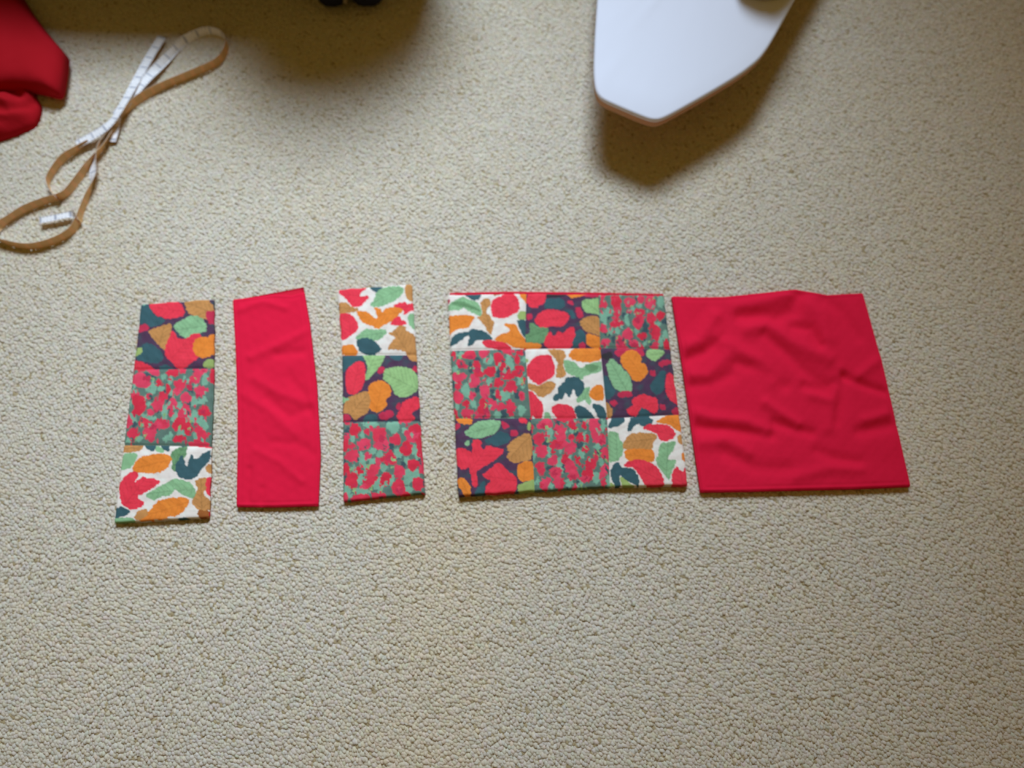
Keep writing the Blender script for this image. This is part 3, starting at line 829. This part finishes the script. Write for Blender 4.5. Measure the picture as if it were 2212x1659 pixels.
ribbon('tape_end', tp, [(190, 304, 7, 60), (165, 322, 7, 85), (138, 340, 8, 95), (116, 366, 7.2, 90), (103, 392, 7.2, 84), (112, 416, 7.2, 86), (128, 432, 7.2, 90)])
ribbon('tape_tip', tp, [(86, 476, 9.5, 0), (118, 470, 9.5, 0), (146, 464, 9.5, 0), (158, 463, 9, 40), (168, 468, 8, 85), (172, 478, 9, 90)], 0.0125)

# ------------------------------------------------------------------ folded red cloth in the corner
def mound(name, parent, outline_px, z0, H, power, mat, seed, fold_amp=0.004, fold_scale=60, zproj=None, nring=26, extra=None, nper=160):
    """cloth heap rising from an outline to height H"""
    o = resample(np.vstack([chaikin(outline_px, 1), chaikin(outline_px, 1)[:1]]), nper + 1)[:-1]
    cen = o.mean(0)
    Ss = np.linspace(1, 0, nring)
    PV, Z = [], []
    for s in Ss[:-1]:
        PV.append(cen + (o - cen) * s)
        Z.append(np.full(nper, z0 + H * (1 - s ** power) ** 0.5))
    PV.append(cen[None]); Z.append(np.array([z0 + H]))
    PV, Z = np.vstack(PV), np.concatenate(Z)
    prof = np.clip((Z - z0) / H, 0, 1)
    Zn = Z + prof * fold_amp * wave(PV, seed, fold_scale, 3)
    if extra is not None: Zn = Zn + prof * extra(PV)
    V = unproject(PV, zproj if zproj is not None else H * 0.6)
    V[:, 2] = Zn
    F = []
    for r in range(nring - 2):
        for i in range(nper):
            j = (i + 1) % nper
            F.append((r * nper + i, r * nper + j, (r + 1) * nper + j, (r + 1) * nper + i))
    last = (nring - 1) * nper
    for i in range(nper):
        F.append(((nring - 2) * nper + i, (nring - 2) * nper + (i + 1) % nper, last))
    a = np.sum(o[:, 0] * np.roll(o[:, 1], -1) - np.roll(o[:, 0], -1) * o[:, 1])
    if a > 0: F = [f[::-1] for f in F]
    low = [tuple(range(nper))[::1] if a > 0 else tuple(range(nper))[::-1]]
    return mesh_obj(name, V, [tuple(int(t) for t in f) for f in F + low], mat, parent)

rc = thing('red_cloth', 'deep red folded cloth heaped at the upper left beside the tape measure', 'cloth', tuple(unproject([(10, 150)], 0)[0]))
fp = np.array([(-260, -260), (-60, -190), (20, -50), (50, 0), (86, 48), (128, 96), (131, 106), (126, 145), (118, 186), (112, 190), (62, 178), (20, 172), (-60, 182), (-260, 200)], float)
mound('folded_panel', rc, fp, 0.012, 0.034, 14, M_DEEPRED, 61, 0.002, 130, 0.045, 30)
bp_ = np.array([(-300, 150), (-120, 150), (20, 150), (56, 172), (66, 195), (78, 214), (74, 236), (64, 258), (36, 272), (4, 284), (-40, 296), (-140, 316), (-300, 330)], float)
fl = [(0.014, 9, [(-60, 170), (10, 178), (45, 178), (62, 200)]), (-0.013, 11, [(-40, 190), (10, 188), (34, 200)]),
      (0.013, 10, [(-60, 205), (0, 218), (28, 228)]), (-0.010, 8, [(34, 232), (52, 226), (62, 214)]), (0.008, 8, [(-40, 250), (20, 252), (50, 244)])]
mound('bunched_fold', rc, bp_, -0.002, 0.032, 4, M_DEEPRED, 67, 0.003, 60, 0.022, 44,
      lambda P: sum(a * np.exp(-(seg_dist(P, l) / w) ** 2) for a, w, l in fl), 260)

# ------------------------------------------------------------------ low white board
BH = 0.108
M_BOARD = plain('white_cotton_cover', (205, 216, 236), 0.8, 0.2, (900, 0.15, 0.0005), 0.02)
M_RIM = plain('board_rim', (176, 140, 112), 0.8, 0.2, (300, 0.3, 0.001))
M_LEG = plain('board_leg_steel', (190, 190, 195), 0.35, 0.5)
board_px = [(1340, -420), (1298, -140), (1290, 0), (1285, 70), (1282, 150), (1285, 190), (1296, 212), (1350, 236), (1404, 258), (1424, 259), (1450, 247),
            (1530, 202), (1600, 160), (1640, 128), (1662, 98), (1690, 48), (1716, 0), (1800, -150), (1900, -330), (1860, -430), (1600, -470)]
bo = thing('tabletop_ironing_board', 'white covered low ironing board with a pointed end at the top edge', 'ironing board',
           tuple(unproject([(1520, -100)], 0)[0]))
def board_part(name, zlo, zhi, bevel, mat, crown=0.0, inset=0.0):
    o = chaikin(board_px, 2)
    o = resample(np.vstack([o, o[:1]]), 221)[:-1]
    W_ = unproject(o, BH)
    area = np.sum(W_[:, 0] * np.roll(W_[:, 1], -1) - np.roll(W_[:, 0], -1) * W_[:, 1])
    if area < 0: W_ = W_[::-1]
    n = len(W_)
    tg = np.roll(W_, -1, 0) - np.roll(W_, 1, 0)
    nrm = np.stack([tg[:, 1], -tg[:, 0]], 1); nrm /= np.linalg.norm(nrm, axis=1)[:, None]
    rings = []
    prof = [(zlo, bevel + inset)] + [(zlo + bevel * (1 - math.cos(a)), inset + bevel * (1 - math.sin(a))) for a in (0.4, 0.8, 1.2, 1.57)] \
         + [(zhi - bevel + bevel * math.sin(a), inset + bevel * (1 - math.cos(a))) for a in (0, 0.4, 0.8, 1.2, 1.57)]
    for z, ins in prof:
        q = W_.copy(); q[:, :2] -= nrm * ins; q[:, 2] = z
        rings.append(q)
    top = rings[-1]; cen = top.mean(0)
    for s in (0.9, 0.75, 0.55, 0.3):
        q = cen + (top - cen) * s; q[:, 2] = zhi + crown * (1 - s ** 2)
        q[:, 2] += 0.0012 * wave(q[:, :2] * 1000, 77, 90, 2)
        rings.append(q)
    V = np.vstack(rings + [np.array([[cen[0], cen[1], zhi + crown]])])
    F = []
    R = len(rings)
    for k in range(R - 1):
        for i in range(n):
            j = (i + 1) % n
            F.append((k * n + i, k * n + j, (k + 1) * n + j, (k + 1) * n + i))
    for i in range(n): F.append(((R - 1) * n + i, (R - 1) * n + (i + 1) % n, R * n))
    F.append(tuple(range(n))[::-1])
    return mesh_obj(name, V, F, mat, bo)
board_part('cover', BH - 0.010, BH, 0.005, M_BOARD, 0.003)
board_part('rim', BH - 0.022, BH - 0.008, 0.002, M_RIM, 0.0, 0.0015)
def tube(name, pts, r, mat, parent, k=10):
    pts = np.asarray(pts, float); n = len(pts)
    tg = np.gradient(pts, axis=0); tg /= np.linalg.norm(tg, axis=1)[:, None]
    ref = np.array([0.3, 0.2, 0.93])
    a = np.cross(tg, ref); a /= np.linalg.norm(a, axis=1)[:, None]
    b_ = np.cross(tg, a)
    V = np.vstack([pts + r * (a * math.cos(t) + b_ * math.sin(t)) for t in np.linspace(0, 2 * math.pi, k, endpoint=False)])
    F = [(j * n + i, j * n + i + 1, ((j + 1) % k) * n + i + 1, ((j + 1) % k) * n + i) for j in range(k) for i in range(n - 1)]
    F += [tuple(j * n for j in range(k)), tuple(j * n + n - 1 for j in range(k))[::-1]]
    return mesh_obj(name, V, F, mat, parent)
for py, x0_, x1_ in ((-110, 1380, 1660), (-330, 1430, 1760)):
    a_, b_ = unproject([(x0_, py), (x1_, py)], BH)
    zt, zb = BH - 0.020, -0.004
    tube('leg', [(a_[0], a_[1], zt), (a_[0], a_[1], 0.03), (a_[0] + 0.01, a_[1], 0.004), (a_[0] + 0.03, a_[1], zb + 0.005),
                 (b_[0] - 0.03, b_[1], zb + 0.005), (b_[0] - 0.01, b_[1], 0.004), (b_[0], b_[1], 0.03), (b_[0], b_[1], zt)], 0.006, M_LEG, bo)

# ------------------------------------------------------------------ white cloth added on the board to shade it
M_WCLOTH = plain('white_cotton_cloth', (214, 214, 226), 0.9, 0.1, (900, 0.2, 0.0006), 0.03)
wc = thing('shading_cloth', 'crumpled white cloth added to shade the ironing board at the top edge', 'cloth', tuple(unproject([(1650, -60)], BH)[0]))
mound('shading_heap', wc, np.array([(1580, -20), (1612, -4), (1650, 6), (1684, -2), (1716, -40), (1740, -110), (1700, -180), (1620, -190), (1572, -110)], float),
      BH + 0.0036, 0.12, 3.5, M_WCLOTH, 87, 0.012, 45, BH, 26)

# ------------------------------------------------------------------ dark bag at the top edge
M_NAVY = plain('navy_cloth', (26, 28, 44), 0.85, 0.2, (500, 0.3, 0.001))
M_TAG = plain('pale_tag', (150, 142, 116), 0.8, 0.2)
bc = unproject([(755, 10)], 0.0)[0]
bag = thing('navy_bag', 'dark navy bag with two rounded bulges cut off by the top edge', 'bag', tuple(bc))
def blob(name, c, rx, ry, rz, mat, parent, seed, lump=0.06, nu=48, nv=28, sq=0.75):
    V, F = [], []
    for j in range(nv + 1):
        ph = -math.pi / 2 + math.pi * j / nv
        for i in range(nu):
            th = 2 * math.pi * i / nu
            f = lambda t: math.copysign(abs(t) ** sq, t)
            V.append((f(math.cos(th)) * f(math.cos(ph)), f(math.sin(th)) * f(math.cos(ph)), f(math.sin(ph))))
    V = np.array(V)
    d = 1 + lump * wave(V[:, :2] + V[:, 2:3] * 0.7, seed, 1.6, 3)
    V = V * d[:, None] * np.array([rx, ry, rz]) + np.array(c)
    for j in range(nv):
        for i in range(nu):
            F.append((j * nu + i, j * nu + (i + 1) % nu, (j + 1) * nu + (i + 1) % nu, (j + 1) * nu + i))
    return mesh_obj(name, V, F, mat, parent)
bq = unproject([(440, -120)], 0.0)[0]
blob('bag_shade_body', (bq[0], bq[1] + 0.02, 0.17), 0.50, 0.13, 0.175, M_NAVY, bag, 3)  # unseen bulk, widened to cast shade over the upper left
blob('bag_shade_top', (bc[0] - 0.005, bc[1] + 0.150, 0.29), 0.22, 0.13, 0.29, M_NAVY, bag, 4, 0.06, 48, 28, 0.98)  # unseen upper part, made tall to throw the shadow at the top edge
pl = unproject([(716, 18)], 0.02)[0]; pr = unproject([(792, 17)], 0.02)[0]
blob('pocket', (pl[0], pl[1] + 0.058, 0.050), 0.036, 0.062, 0.054, M_NAVY, bag, 5, 0.03, 32, 20, 0.85)
blob('pocket', (pr[0], pr[1] + 0.060, 0.050), 0.042, 0.064, 0.054, M_NAVY, bag, 6, 0.03, 32, 20, 0.85)
tg_ = unproject([(744, 14)], 0.02)[0]
blob('tag', (tg_[0], tg_[1] + 0.020, 0.034), 0.006, 0.012, 0.022, M_TAG, bag, 8, 0.02, 16, 10, 0.6)
